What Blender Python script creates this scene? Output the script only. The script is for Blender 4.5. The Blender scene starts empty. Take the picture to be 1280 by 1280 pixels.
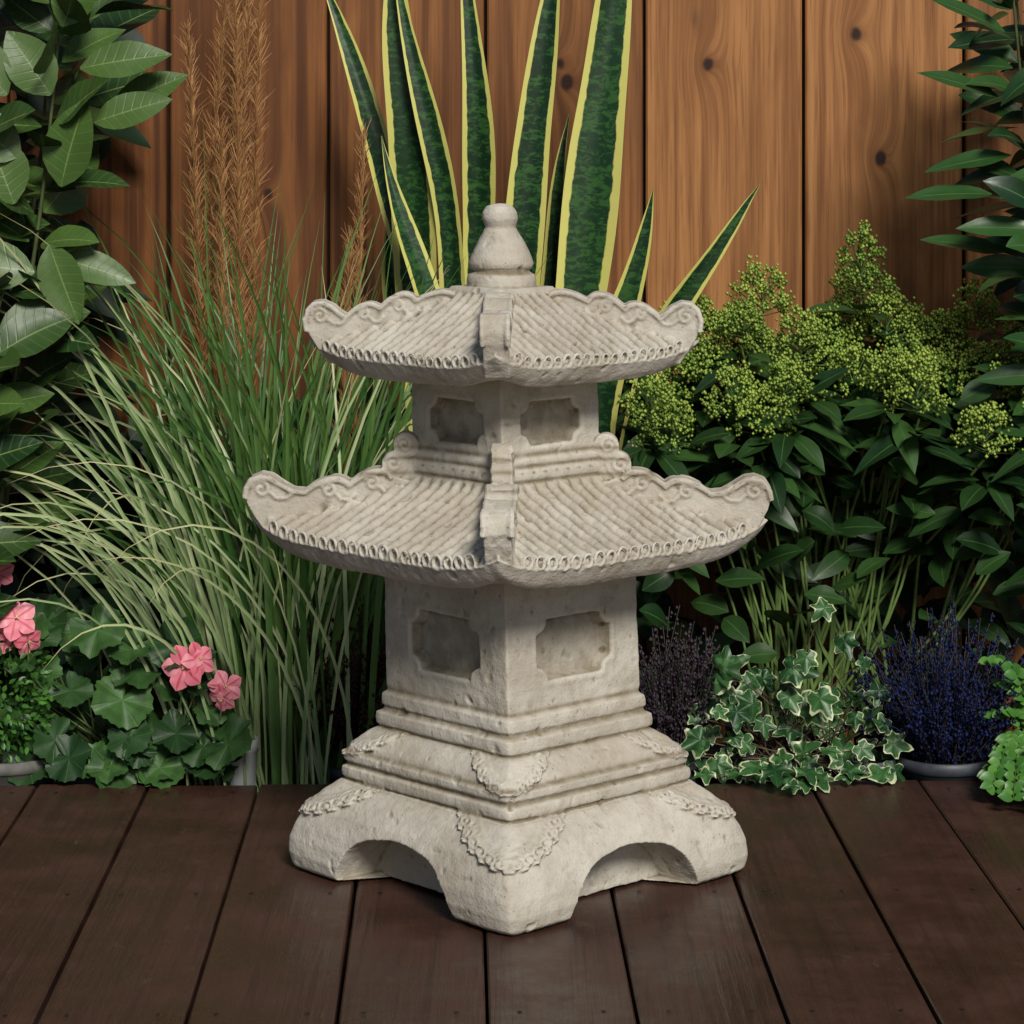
import bpy, math, random
import numpy as np
from mathutils import Vector, noise, Matrix
rd = random.Random(7); np.random.seed(7)
scene = bpy.context.scene
R45 = math.sqrt(0.5)

# ------------------------------------------------------------------ helpers
class Acc:
    def __init__(s): s.v=[]; s.f=[]; s.a=[]; s.m=[]; s.n=0
    def add(s, v, f, a=None, m=0):
        v=np.asarray(v,float)
        s.v.append(v)
        if a is None: a=np.zeros((len(v),4))
        s.a.append(np.asarray(a,float))
        o=s.n
        for q in f: s.f.append(tuple(i+o for i in q))
        s.m.extend([m]*len(f)); s.n+=len(v)
    def build(s, name, mats, smooth=True):
        V=np.concatenate(s.v); A=np.concatenate(s.a)
        me=bpy.data.meshes.new(name)
        me.from_pydata(V.tolist(),[],s.f)
        at=me.color_attributes.new('dat','FLOAT_COLOR','POINT')
        at.data.foreach_set('color',A.astype(np.float32).ravel())
        for m in mats: me.materials.append(m)
        me.polygons.foreach_set('material_index',s.m)
        if smooth: me.polygons.foreach_set('use_smooth',[True]*len(me.polygons))
        me.update()
        ob=bpy.data.objects.new(name,me); scene.collection.objects.link(ob)
        return ob

def nz(v):
    v=np.asarray(v,float); return v/(np.linalg.norm(v)+1e-12)
_fc={}
def gridfaces(nr,nc):
    if (nr,nc) not in _fc:
        _fc[(nr,nc)]=[(i*nc+j,i*nc+j+1,(i+1)*nc+j+1,(i+1)*nc+j) for i in range(nr-1) for j in range(nc-1)]
    return _fc[(nr,nc)]
def strip(acc,P,W,N,fold=0.0,cols=3,rnd=None,extra=0.0,m=0,wave=0.0):
    P=np.asarray(P,float); n=len(P)
    T=np.gradient(P,axis=0); T/= (np.linalg.norm(T,axis=1,keepdims=True)+1e-9)
    S=np.cross(T,np.asarray(N,float)[None,:] if np.ndim(N)==1 else N); S/=(np.linalg.norm(S,axis=1,keepdims=True)+1e-9)
    Q=np.cross(S,T)
    u=np.linspace(-1,1,cols)
    W=np.asarray(W,float)
    V=P[:,None,:]+S[:,None,:]*(W[:,None]*u[None,:])[...,None]+Q[:,None,:]*(W[:,None]*fold*np.abs(u)[None,:])[...,None]
    if wave:
        ph=rd.random()*6
        V+=Q[:,None,:]*(wave*W[:,None]*np.sin(np.linspace(0,9,n)[:,None]+ph)*u[None,:])[...,None]
    A=np.zeros((n,cols,4)); A[...,0]=u[None,:]*.5+.5; A[...,1]=np.linspace(0,1,n)[:,None]
    A[...,2]=rd.random() if rnd is None else rnd; A[...,3]=extra
    acc.add(V.reshape(-1,3),gridfaces(n,cols),A.reshape(-1,4),m)
def leaf(acc,base,d,N,L,W,droop=.15,fold=.25,rows=8,cols=5,rnd=None,m=0,peak=.85,wave=.08):
    t=np.linspace(0,1,rows); d=nz(d)
    P=np.asarray(base,float)[None,:]+d[None,:]*(L*t)[:,None]
    P=P-nz(N)[None,:]*(droop*L*t**2)[:,None]
    w=W*np.clip(np.sin(np.pi*t**peak),0,1)**.85; w[0]=W*.06; w[-1]=W*.02
    strip(acc,P,w,N,fold,cols,rnd,0,m,wave)
def tube(acc,P,r,k=5,rnd=0,m=0,ext=0,cap=False):
    P=np.asarray(P,float); n=len(P); r=np.broadcast_to(np.asarray(r,float),(n,))
    T=np.gradient(P,axis=0); T/=(np.linalg.norm(T,axis=1,keepdims=True)+1e-9)
    ref=np.array([0.13,.97,.2]) if abs(T[:,1]).mean()<.8 else np.array([1.,0,.1])
    S=np.cross(T,ref); S/=(np.linalg.norm(S,axis=1,keepdims=True)+1e-9); Q=np.cross(T,S)
    an=np.arange(k)*2*np.pi/k
    V=P[:,None,:]+r[:,None,None]*(np.cos(an)[None,:,None]*S[:,None,:]+np.sin(an)[None,:,None]*Q[:,None,:])
    f=[(i*k+j,i*k+(j+1)%k,(i+1)*k+(j+1)%k,(i+1)*k+j) for i in range(n-1) for j in range(k)]
    if cap: f=f+[tuple(range(k))[::-1],tuple((n-1)*k+j for j in range(k))]
    A=np.zeros((n*k,4)); A[:,0]=.5; A[:,1]=np.repeat(np.linspace(0,1,n),k); A[:,2]=rnd; A[:,3]=ext
    acc.add(V.reshape(-1,3),f,A,m)
def polar(acc,c,d,N,R,outl,cup=.15,ruffle=.0,K=30,rnd=None,m=0):
    d=nz(d); N=nz(N); S=nz(np.cross(d,N)); N=np.cross(S,d)
    rr=np.array([.0001,.4,.75,.9,1.0]); th=np.arange(K)*2*np.pi/K
    o=np.array([outl(t) for t in th]); V=[];A=[]
    ph=rd.random()*6; rn=rd.random() if rnd is None else rnd
    for r in rr:
        q=o*r*R
        h=cup*R*r*r+ruffle*R*r*r*np.sin(th*5+ph)
        V.append(np.asarray(c)[None,:]+d[None,:]*(np.cos(th)*q)[:,None]+S[None,:]*(np.sin(th)*q)[:,None]+N[None,:]*h[:,None])
        a=np.zeros((K,4)); a[:,0]=th/(2*np.pi); a[:,1]=r; a[:,2]=rn; a[:,3]=np.abs(np.sin(th*2.5)); A.append(a)
    f=[(i*K+j,i*K+(j+1)%K,(i+1)*K+(j+1)%K,(i+1)*K+j) for i in range(len(rr)-1) for j in range(K)]
    acc.add(np.concatenate(V),f,np.concatenate(A),m)
OCTV=np.array([[1,0,0],[-1,0,0],[0,1,0],[0,-1,0],[0,0,1],[0,0,-1]],float)
OCTF=[(0,2,4),(2,1,4),(1,3,4),(3,0,4),(2,0,5),(1,2,5),(3,1,5),(0,3,5)]
def blob(acc,c,r,sz=1.0,rnd=None,m=0):
    A=np.zeros((6,4)); A[:,0]=.5; A[:,1]=OCTV[:,2]*.5+.5; A[:,2]=rd.random() if rnd is None else rnd
    acc.add(np.asarray(c)[None,:]+OCTV*np.array([r,r,r*sz])[None,:],OCTF,A,m)

# ------------------------------------------------------------------ material helpers
def newmat(name):
    m=bpy.data.materials.new(name); m.use_nodes=True; nt=m.node_tree; nt.nodes.clear()
    return m,nt
class NB:
    def __init__(s,nt): s.nt=nt
    def n(s,t,**k):
        x=s.nt.nodes.new(t)
        for a,b in k.items(): setattr(x,a,b)
        return x
    def lk(s,a,b): s.nt.links.new(a,b)
    def math(s,op,a,b=None,c=None,clamp=False):
        x=s.n('ShaderNodeMath',operation=op); x.use_clamp=clamp
        for i,v in enumerate((a,b,c)):
            if v is None: continue
            if isinstance(v,(int,float)): x.inputs[i].default_value=v
            else: s.lk(v,x.inputs[i])
        return x.outputs[0]
    def mix(s,f,a,b,mode='MIX'):
        x=s.n('ShaderNodeMix',data_type='RGBA',blend_type=mode)
        for i,v in ((0,f),(6,a),(7,b)):
            if isinstance(v,(int,float)): x.inputs[i].default_value=v
            elif isinstance(v,tuple): x.inputs[i].default_value=(*v,1) if len(v)==3 else v
            else: s.lk(v,x.inputs[i])
        return x.outputs[2]
    def noise(s,vec,scale,detail=4,rough=.55,dist=0):
        x=s.n('ShaderNodeTexNoise'); x.inputs['Scale'].default_value=scale
        x.inputs['Detail'].default_value=detail; x.inputs['Roughness'].default_value=rough; x.inputs['Distortion'].default_value=dist
        if vec is not None: s.lk(vec,x.inputs['Vector'])
        return x.outputs[0]
    def ramp(s,f,lo,hi):
        x=s.n('ShaderNodeMapRange'); x.interpolation_type='SMOOTHSTEP'
        s.lk(f,x.inputs[0]); x.inputs[1].default_value=lo; x.inputs[2].default_value=hi
        return x.outputs[0]
    def mapping(s,vec,sc,loc=(0,0,0)):
        x=s.n('ShaderNodeMapping'); x.inputs['Scale'].default_value=sc; x.inputs['Location'].default_value=loc
        s.lk(vec,x.inputs[0]); return x.outputs[0]
    def bump(s,h,st,dist):
        x=s.n('ShaderNodeBump'); x.inputs['Strength'].default_value=st; x.inputs['Distance'].default_value=dist
        s.lk(h,x.inputs['Height']); return x.outputs[0]
    def out(s,col,rough=.6,spec=.4,normal=None,trans=0,tcol=None,metal=0):
        p=s.n('ShaderNodeBsdfPrincipled'); o=s.n('ShaderNodeOutputMaterial')
        for k,v in (('Base Color',col),('Roughness',rough),('Specular IOR Level',spec),('Metallic',metal)):
            if isinstance(v,(int,float)): p.inputs[k].default_value=v
            elif isinstance(v,tuple): p.inputs[k].default_value=(*v,1)
            else: s.lk(v,p.inputs[k])
        if normal is not None: s.lk(normal,p.inputs['Normal'])
        res=p.outputs[0]
        if trans:
            t=s.n('ShaderNodeBsdfTranslucent'); 
            c=tcol if tcol is not None else col
            if isinstance(c,tuple): t.inputs[0].default_value=(*c,1)
            else: s.lk(c,t.inputs[0])
            mx=s.n('ShaderNodeMixShader'); mx.inputs[0].default_value=trans
            s.lk(p.outputs[0],mx.inputs[1]); s.lk(t.outputs[0],mx.inputs[2]); res=mx.outputs[0]
        s.lk(res,o.inputs[0])
def obcoord(b): return b.n('ShaderNodeTexCoord').outputs['Object']
def dat(b):
    a=b.n('ShaderNodeAttribute',attribute_name='dat'); sp=b.n('ShaderNodeSeparateColor'); b.lk(a.outputs['Color'],sp.inputs[0])
    return sp.outputs[0],sp.outputs[1],sp.outputs[2],a.outputs['Alpha']

def leafmat(name,c1,c2,rib=None,ribw=.07,rough=.4,spec=.45,edge=None,edget=.8,veins=0,trans=0,tip=None,mott=None,spots=.35):
    m,nt=newmat(name); b=NB(nt); U,V,Rn,E=dat(b); co=obcoord(b)
    u=b.math('ABSOLUTE',b.math('MULTIPLY_ADD',U,2,-1))
    n1=b.noise(co,45,2)
    f=b.math('ADD',b.math('MULTIPLY',Rn,.75),b.math('MULTIPLY',b.math('SUBTRACT',n1,.5),spots),clamp=True)
    col=b.mix(f,c1,c2)
    h=n1
    if veins:
        w=b.math('SINE',b.math('ADD',b.math('MULTIPLY',V,veins),b.math('MULTIPLY',u,-6)))
        w=b.ramp(w,.75,1.0)
        col=b.mix(b.math('MULTIPLY',w,.13),col,rib or c2)
        h=b.math('SUBTRACT',n1,b.math('MULTIPLY',w,.6))
    if mott:
        mp=b.mapping(co,(55,55,120)); nn=b.noise(mp,1.0,4,.75,.5)
        nn2=b.noise(b.mapping(co,(4,4,22)),1,2)
        col=b.mix(b.ramp(b.math('MULTIPLY_ADD',b.math('SUBTRACT',nn2,.5),.35,nn),.47,.60),col,mott)
    if rib: col=b.mix(b.math('MULTIPLY',b.math('SUBTRACT',1,b.ramp(u,ribw*.4,ribw)),.8),col,rib)
    if edge:
        en=b.math('ADD',u,b.math('MULTIPLY',b.math('SUBTRACT',b.noise(co,40,2),.5),.22))
        col=b.mix(b.ramp(en,edget-.03,edget+.03),col,edge)
    if tip: col=b.mix(b.ramp(V,.6,1.0),col,tip)
    b.out(col,rough,spec,b.bump(h,.25,.002),trans)
    return m
def simplemat(name,col,rough=.6,spec=.4,ns=30,amt=.3,bump=.2,bd=.003):
    m,nt=newmat(name); b=NB(nt); co=obcoord(b); n1=b.noise(co,ns,3)
    dark=tuple(c*(1-amt) for c in col); lite=tuple(min(1,c*(1+amt)) for c in col)
    b.out(b.mix(b.ramp(n1,.3,.7),dark,lite),rough,spec,b.bump(n1,bump,bd)); return m

# ------------------------------------------------------------------ CONCRETE PAGODA
ROT=math.radians(-2.0)
st=Acc()
def frame(k):
    ph=-math.pi/4-math.pi/2*k*-1+ROT
    return np.array([math.cos(ph),math.sin(ph)]),np.array([-math.sin(ph),math.cos(ph)])
def ringmesh(rows,nside,closed=True):
    K=4*nside; V=np.concatenate(rows); n=len(rows)
    f=[(i*K+j,i*K+(j+1)%K,(i+1)*K+(j+1)%K,(i+1)*K+j) for i in range(n-1) for j in range(K)]
    b=rows[0].mean(0); t=rows[-1].mean(0)
    V=np.concatenate([V,[b],[t]]); ib=n*K; it=ib+1
    f+= [(ib,(j+1)%K,j) for j in range(K)]+[(it,(n-1)*K+j,(n-1)*K+(j+1)%K) for j in range(K)]
    st.add(V,f)
def loft(prof,nside=110,cr=.03,disp=None,step=.002):
    P=[prof[0]]
    for a,b in zip(prof[:-1],prof[1:]):
        L=math.hypot(b[0]-a[0],b[1]-a[1]); k=max(1,int(L/step))
        for i in range(1,k+1): P.append((a[0]+(b[0]-a[0])*i/k,a[1]+(b[1]-a[1])*i/k))
    s=np.linspace(-1,1,nside+1)[:-1]; rows=[]
    for (R,z) in P:
        a=R*R45; row=[]
        for k in range(4):
            n,t=frame(k)
            sc=1-cr*np.abs(s)**14
            u=s*a; an=np.full_like(s,a)
            if disp is not None: an=an+disp(u,z,a,s)
            xy=(n[None,:]*an[:,None]+t[None,:]*u[:,None])*sc[:,None]
            row.append(np.column_stack([xy,np.full(nside,z)]))
        rows.append(np.concatenate(row))
    ringmesh(rows,nside)
def ornament(u,z,a,ztop,re,rz,amp=.006,nc=12):
    e=a-np.abs(u); dz=(ztop-z)
    p=np.sqrt((e/re)**2+(dz/rz)**2); th=np.arctan2(dz/rz,e/re)
    bound=1+.09*np.abs(np.cos(th*nc))
    inside=np.clip((bound-p)/.07,0,1)*(dz>-.001)
    cell=th*nc/np.pi; dc=(cell-np.floor(cell)-.5)*np.pi/nc*.85; dp=p-.84
    r=np.sqrt(dc**2+dp**2)
    sw=np.clip(np.cos(r*58+np.arctan2(dp,dc))*1.4,-1,1)*.5+.5
    return inside*(amp*.40*(p>.55)+amp*.85*sw*(p>.64))
def basedisp(u,z,a,s):
    au=np.abs(u)
    h=.066*(1-(au/.114)**4.0)+.004*np.exp(-(u/.03)**2)
    m=np.clip((h-z)/.0045,0,1)*(au<.112)
    d=-np.maximum(a-.150,0)*m
    if z<.117: d=d+ornament(u,z,a,.117,.088,.044,.0068)*(1-m)
    elif .148<z<.186: d=d+ornament(u,z,a,.186,.064,.038,.006,9)
    return d
loft([(.298,0.0),(.305,.004),(.310,.02),(.308,.04),(.300,.058),(.285,.08),(.262,.1),(.238,.1145),(.228,.117),
      (.2345,.120),(.2355,.126),(.2345,.1325),(.2265,.135),(.2265,.139),(.2315,.1415),(.2315,.150),(.2225,.1545),
      (.2185,.162),(.207,.172),(.193,.180),(.179,.186),(.1865,.189),(.1875,.196),(.186,.204),(.177,.207),(.1745,.211),
      (.1785,.214),(.1785,.221),(.177,.228),(.169,.232),(.166,.236)],170,.03,basedisp)
def window(hw,hh,zc,rc,dep):
    def f(u,z,a,s):
        au=np.abs(u); az=abs(z-zc)
        d=np.minimum(np.minimum(hw-au,hh-az),np.sqrt((hw-au)**2+(hh-az)**2)-rc)
        lip=.0010*np.exp(-((d+.004)/.003)**2)
        return -dep*np.clip(d/.004,0,1)+lip
    return f
loft([(.1665,.23),(.168,.24),(.166,.42)],120,.012,window(.066,.039,.307,.018,.018))
loft([(.138,.47),(.138,.508),(.134,.514),(.127,.517),(.1325,.5205),(.1335,.527),(.131,.533),(.1255,.536),(.129,.539),(.129,.544),(.1235,.549),(.1235,.552),(.1235,.69)],96,.012,window(.053,.0285,.590,.015,.015))

TW1,TW2=.0200,.0168
def roof(a_top,z_top,a_e,z_e,lift,fas,tw,nrow,nside,curve=.8):
    s=np.linspace(-1,1,nside+1)[:-1]; rows=[]
    vs=np.linspace(0,1,110)
    def mk(a_f,z_f):
        row=[]
        for k in range(4):
            n,t=frame(k); a=a_f(s); u=s*a; z=z_f(s,u)
            row.append(np.column_stack([n[None,:]*a[:,None]+t[None,:]*u[:,None],z]))
        rows.append(np.concatenate(row))
    L4=np.abs(s)**5
    one=np.ones_like(s)
    mk(lambda s:one*.05,lambda s,u:one*(z_e-fas+.006))
    mk(lambda s:one*(a_e-.05),lambda s,u:z_e-fas+.004+lift*.3*L4)
    mk(lambda s:one*(a_e-.020),lambda s,u:z_e-fas+lift*L4)
    mk(lambda s:one*(a_e-.013),lambda s,u:z_e-fas+.001+lift*L4)
    for q in np.linspace(0,1,8):
        mk(lambda s:one*(a_e-.009+.014*q**.8),lambda s,u:z_e-fas+.005+(fas-.014)*q+lift*L4)
    mk(lambda s:one*(a_e+.006),lambda s,u:z_e-.0085+lift*L4)
    mk(lambda s:one*(a_e+.002),lambda s,u:z_e-.0065+lift*L4)
    for v in vs[::-1]:
        a=a_top+(a_e-a_top)*v; zb=z_top-(z_top-z_e)*v**curve
        rf=(v*nrow)%1.0
        if v==1: rf=1.0
        gap=math.exp(-(min(rf,1-rf)/.08)**2)
        def zf(s,u):
            fr=(u/tw+.05*np.sin(v*nrow*3.1+np.floor(u/tw)*2.1))%1.0
            bar=np.clip(1-(2*fr-1)**2*1.12,0,1)**.5
            return zb+lift*L4*v**3+.0145*bar*(1-.13*gap)-.0085+.0005*rf
        mk(lambda s:one*a,zf)
    ringmesh(rows,nside)
    for k in range(4):
        n,t=frame(k); J=int(a_e/tw)
        for j in range(-J,J):
            u=(j+.5)*tw
            if abs(u)>a_e-.026: continue
            zc=z_e+.0000+lift*(abs(u)/a_e)**5+rd.uniform(-.0012,.0012)
            an=np.linspace(0,2*np.pi,15)
            rr=tw*.37*rd.uniform(.9,1.06); oo=a_e+.0045
            P=np.column_stack([n[0]*oo+t[0]*(u+np.cos(an)*rr),n[1]*oo+t[1]*(u+np.cos(an)*rr),zc+np.sin(an)*rr*1.15-.001])
            tube(st,P,.0020,6,cap=True)
roof(.088,.514,.2345,.441,.024,.036,TW1,7,260)
roof(.046,.754,.1760,.677,.022,.033,TW2,6,220,.85)

def diag(k):
    ph=-math.pi/2+math.pi/2*k+ROT
    return np.array([math.cos(ph),math.sin(ph)]),np.array([-math.sin(ph),math.cos(ph)])
def humps(dips,hs,n=14):
    out=[]
    for (a,b,h) in zip(dips[:-1],dips[1:],hs):
        for i in range(n):
            t=i/n; out.append((a[0]+(b[0]-a[0])*t,a[1]+(b[1]-a[1])*t+h*math.sin(math.pi*t**.8)**.8))
    return out
def slab(k,poly,T,jit=0):
    d,t=diag(k); poly=np.array(poly)
    n=len(poly); V=[]
    for sgn in (-1,1):
        V.append(np.column_stack([d[0]*poly[:,0]+t[0]*sgn*T/2,d[1]*poly[:,0]+t[1]*sgn*T/2,poly[:,1]]))
    f=[tuple(range(n)),tuple(range(2*n-1,n-1,-1))]+[(i,n+i,n+(i+1)%n,(i+1)%n) for i in range(n)]
    st.add(np.concatenate(V),f)
def sidecurve(k,pts,T,r):
    d,t=diag(k); pts=np.array(pts)
    for sgn in (-1,1):
        P=np.column_stack([d[0]*pts[:,0]+t[0]*sgn*T/2,d[1]*pts[:,0]+t[1]*sgn*T/2,pts[:,1]])
        tube(st,P,r,6,cap=True)
def spiral(c,r0,turns=1.4,ph=0,sg=1,n=22):
    return [(c[0]+r0*(1-.8*i/n)*math.cos(ph+sg*turns*2*math.pi*i/n),c[1]+r0*(1-.8*i/n)*math.sin(ph+sg*turns*2*math.pi*i/n)) for i in range(n+1)]
def disc(k,c,r,T):
    an=np.linspace(0,2*np.pi,25)[:-1]
    slab(k,[(c[0]+r*math.cos(x),c[1]+r*math.sin(x)) for x in an],T)
for k in range(4):
    top=humps([(.150,.513),(.206,.503),(.264,.494)],[.013,.012])
    tip=[(.264,.494),(.280,.4955),(.297,.5045),(.310,.5125),(.322,.5145),(.333,.510),(.3405,.499),(.343,.486),(.338,.472),(.329,.456),(.319,.442),(.305,.426)]
    T=.034
    slab(k,top+tip+[(.10,.424),(.10,.500)],T)
    sidecurve(k,[(x,z-.003) for x,z in top+tip[:8]],T,.0044)
    for c,r,ph in (((.176,.5045),.0105,.4),((.233,.4945),.0105,.4),((.321,.4955),.0125,.2)):
        sidecurve(k,spiral(c,r,1.3,ph),T,.0027)
        sidecurve(k,[(c[0]-r*.9,c[1]-.004),(c[0]-r*1.6,c[1]-.012),(c[0]-r*2.6,c[1]-.012),(c[0]-r*3.4,c[1]-.004)],T,.0027)
    disc(k,(.131,.553),.0165,.026); disc(k,(.146,.529),.0165,.026); disc(k,(.118,.53),.028,.022)
    for c in ((.133,.554),(.148,.529)): sidecurve(k,spiral(c,.011,1.3,.5),.026,.0025)
    top=humps([(.060,.750),(.112,.744),(.160,.733),(.204,.722)],[.008,.013,.011])
    tip=[(.204,.722),(.212,.727),(.222,.7355),(.234,.7415),(.246,.740),(.255,.731),(.2585,.718),(.256,.704),(.249,.690),(.240,.676),(.228,.660)]
    T=.031
    slab(k,top+tip+[(.05,.660)],T)
    sidecurve(k,[(x,z-.003) for x,z in top+tip[:8]],T,.0040)
    for c,r,ph in (((.135,.7345),.0085,.4),((.181,.7245),.0085,.4),((.238,.7215),.0115,.2)):
        sidecurve(k,spiral(c,r,1.3,ph),T,.0025)
        sidecurve(k,[(c[0]-r*.9,c[1]-.004),(c[0]-r*1.6,c[1]-.010),(c[0]-r*2.4,c[1]-.010),(c[0]-r*3.1,c[1]-.003)],T,.0025)
loft([(.074,.735),(.074,.755),(.068,.760)],20,.02)
fp=[(.0,.748),(.045,.75),(.045,.762),(.0455,.768),(.044,.775),(.038,.778),(.0355,.781),(.0400,.785),(.0415,.790),(.040,.797),(.034,.811),(.0275,.824),(.023,.832),(.0195,.837),(.0215,.842),(.0235,.848),(.0225,.857),(.0175,.864),(.009,.8675),(.0,.868)]
K=40; V=[];f=[]
for r,z in fp:
    an=np.arange(K)*2*np.pi/K; V.append(np.column_stack([np.cos(an)*max(r,.0003),np.sin(an)*max(r,.0003),np.full(K,z)]))
n=len(fp); f=[(i*K+j,i*K+(j+1)%K,(i+1)*K+(j+1)%K,(i+1)*K+j) for i in range(n-1) for j in range(K)]+[tuple(range(K))[::-1],tuple((n-1)*K+j for j in range(K))]
st.add(np.concatenate(V),f)
tmp=st.build('tmp_pagoda',[],False)
md=tmp.modifiers.new('r','REMESH'); md.mode='VOXEL'; md.voxel_size=.0017; md.use_smooth_shade=True
sm=tmp.modifiers.new('s','SMOOTH'); sm.factor=.35; sm.iterations=1
dg=bpy.context.evaluated_depsgraph_get(); ev=tmp.evaluated_get(dg)
me=bpy.data.meshes.new_from_object(ev); bpy.data.objects.remove(tmp)
nv=len(me.vertices); co=np.empty(nv*3,np.float32); me.vertices.foreach_get('co',co); co=co.reshape(-1,3).astype(float)
no=np.empty(nv*3,np.float32); me.vertices.foreach_get('normal',no); no=no.reshape(-1,3).astype(float)
print('PAGODA verts',nv)
dsp=np.array([noise.noise(Vector(c*16))*.0014+noise.noise(Vector(c*85))*.0007-max(0,noise.noise(Vector(c*60+7))-.46)*.009 for c in co])
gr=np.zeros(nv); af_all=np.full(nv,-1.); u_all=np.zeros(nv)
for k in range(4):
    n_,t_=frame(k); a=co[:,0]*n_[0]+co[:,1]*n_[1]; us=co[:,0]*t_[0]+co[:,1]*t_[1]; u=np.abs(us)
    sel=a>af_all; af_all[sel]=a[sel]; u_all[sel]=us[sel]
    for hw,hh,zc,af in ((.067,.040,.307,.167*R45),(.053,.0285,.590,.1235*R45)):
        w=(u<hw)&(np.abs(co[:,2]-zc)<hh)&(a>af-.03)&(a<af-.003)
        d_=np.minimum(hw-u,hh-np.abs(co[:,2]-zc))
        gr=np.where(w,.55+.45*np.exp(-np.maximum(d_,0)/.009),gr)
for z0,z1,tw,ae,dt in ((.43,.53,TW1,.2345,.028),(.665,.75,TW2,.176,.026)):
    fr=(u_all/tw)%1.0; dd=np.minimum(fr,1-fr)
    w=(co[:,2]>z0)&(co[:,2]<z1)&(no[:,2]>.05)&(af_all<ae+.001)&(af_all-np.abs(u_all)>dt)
    gr=np.where(w,np.maximum(gr,.15+1.0*np.exp(-(dd/.14)**2)),gr)  # trough grime, strengthened to stand in for groove shading the frontal sun flattens
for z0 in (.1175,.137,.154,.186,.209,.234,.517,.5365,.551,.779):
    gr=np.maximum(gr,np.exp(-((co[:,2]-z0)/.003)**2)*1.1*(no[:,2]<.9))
co+=no*dsp[:,None]
co[:,0]+=.008-.028*co[:,2]
co[:,2]-=co[:,2].min()-.001
me.vertices.foreach_set('co',co.astype(np.float32).ravel())
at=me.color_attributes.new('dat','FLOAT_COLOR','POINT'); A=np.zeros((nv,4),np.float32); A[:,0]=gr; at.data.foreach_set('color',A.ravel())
me.update()
m,nt=newmat('cast_stone'); b=NB(nt); oc=obcoord(b); G,_,_,_=dat(b)
big=b.noise(oc,9,4,.6); mid=b.noise(oc,38,4,.65); fine=b.noise(oc,260,2,.6)
col=b.mix(b.ramp(big,.33,.68),(.41,.37,.305),(.545,.515,.45))
col=b.mix(b.math('MULTIPLY',b.ramp(mid,.46,.70),.45),col,(.33,.285,.205))
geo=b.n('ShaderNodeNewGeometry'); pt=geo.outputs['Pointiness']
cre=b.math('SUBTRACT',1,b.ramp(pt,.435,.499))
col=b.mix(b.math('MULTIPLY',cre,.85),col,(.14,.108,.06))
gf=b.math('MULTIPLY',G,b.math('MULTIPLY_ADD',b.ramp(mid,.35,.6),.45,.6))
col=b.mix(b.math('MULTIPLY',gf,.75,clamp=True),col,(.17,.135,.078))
col=b.mix(b.math('MULTIPLY',b.ramp(pt,.51,.57),.4),col,(.66,.635,.57))
vor=b.n('ShaderNodeTexVoronoi'); vor.inputs['Scale'].default_value=130; b.lk(oc,vor.inputs['Vector'])
pit=b.math('SUBTRACT',1,b.ramp(vor.outputs[0],.05,.17)); pm=b.math('MULTIPLY',pit,b.ramp(mid,.46,.60))
col=b.mix(b.math('MULTIPLY',pm,.65),col,(.2,.17,.12))
col=b.mix(b.math('MULTIPLY',b.ramp(fine,.52,.75),.32),col,(.32,.28,.21))
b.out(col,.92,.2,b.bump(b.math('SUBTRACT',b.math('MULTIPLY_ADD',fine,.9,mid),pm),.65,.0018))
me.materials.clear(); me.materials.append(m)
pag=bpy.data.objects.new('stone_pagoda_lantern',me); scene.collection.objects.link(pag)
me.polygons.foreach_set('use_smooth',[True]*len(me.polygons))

# ------------------------------------------------------------------ GROUND, DECK, FENCE
g=Acc(); g.add([(-40,-40,-.1),(40,-40,-.1),(40,40,-.1),(-40,40,-.1)],[(0,1,2,3)])
m,nt=newmat('soil'); b=NB(nt); oc=obcoord(b); n1=b.noise(oc,40,6,.7)
b.out(b.mix(b.ramp(n1,.35,.7),(.010,.007,.0045),(.04,.028,.018)),.95,.2,b.bump(n1,1,.02))
g.build('ground',[m],False)

def boxv(x0,x1,y0,y1,z0,z1,bv):
    V=[(x0,y0,z0),(x1,y0,z0),(x1,y1,z0),(x0,y1,z0),
       (x0,y0,z1-bv),(x1,y0,z1-bv),(x1,y1,z1-bv),(x0,y1,z1-bv),
       (x0+bv,y0+bv,z1),(x1-bv,y0+bv,z1),(x1-bv,y1-bv,z1),(x0+bv,y1-bv,z1)]
    F=[(3,2,1,0)]
    for a in (0,4):
        for i in range(4): F.append((a+i,a+(i+1)%4,a+4+(i+1)%4,a+4+i))
    F.append((8,9,10,11)); return np.array(V),F
dk=Acc(); w=.1635; a=math.radians(1.15); ca,sa=math.cos(a),math.sin(a)
for i in range(-16,17):
    x0=-.038+i*w+.0016; x1=x0+w-.0032-rd.uniform(0,.0024)
    V,F=boxv(x0,x1,-4.2,.47+rd.uniform(-.006,.004),-.03,rd.uniform(-.0018,.0008),.0022)
    A=np.zeros((len(V),4)); A[:,0]=rd.random(); A[:,1]=rd.random()
    X=V[:,0]*ca-V[:,1]*sa; Y=V[:,0]*sa+V[:,1]*ca
    dk.add(np.column_stack([X,Y,V[:,2]]),F,A,0)
    for yy in (-.56,-.1,.42,-1.1):
        for xx in (x0+.03,x1-.03):
            c=(xx*ca-yy*sa+rd.uniform(-.004,.004),xx*sa+yy*ca,.0002)
            an=np.arange(8)*math.pi/4
            V2=[(c[0]+.003*math.cos(q),c[1]+.003*math.sin(q),.0012) for q in an]
            dk.add(V2,[tuple(range(8))],None,1)
for yy in (.40,-.2,-.8,-1.4,-2.0,-2.6):
    V,F=boxv(-2.6,2.6,yy,yy+.05,-.1,-.032,.001); dk.add(V,F,None,2)
m,nt=newmat('deck_paint'); b=NB(nt); oc=obcoord(b); U,V_,_,_=dat(b)
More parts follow.
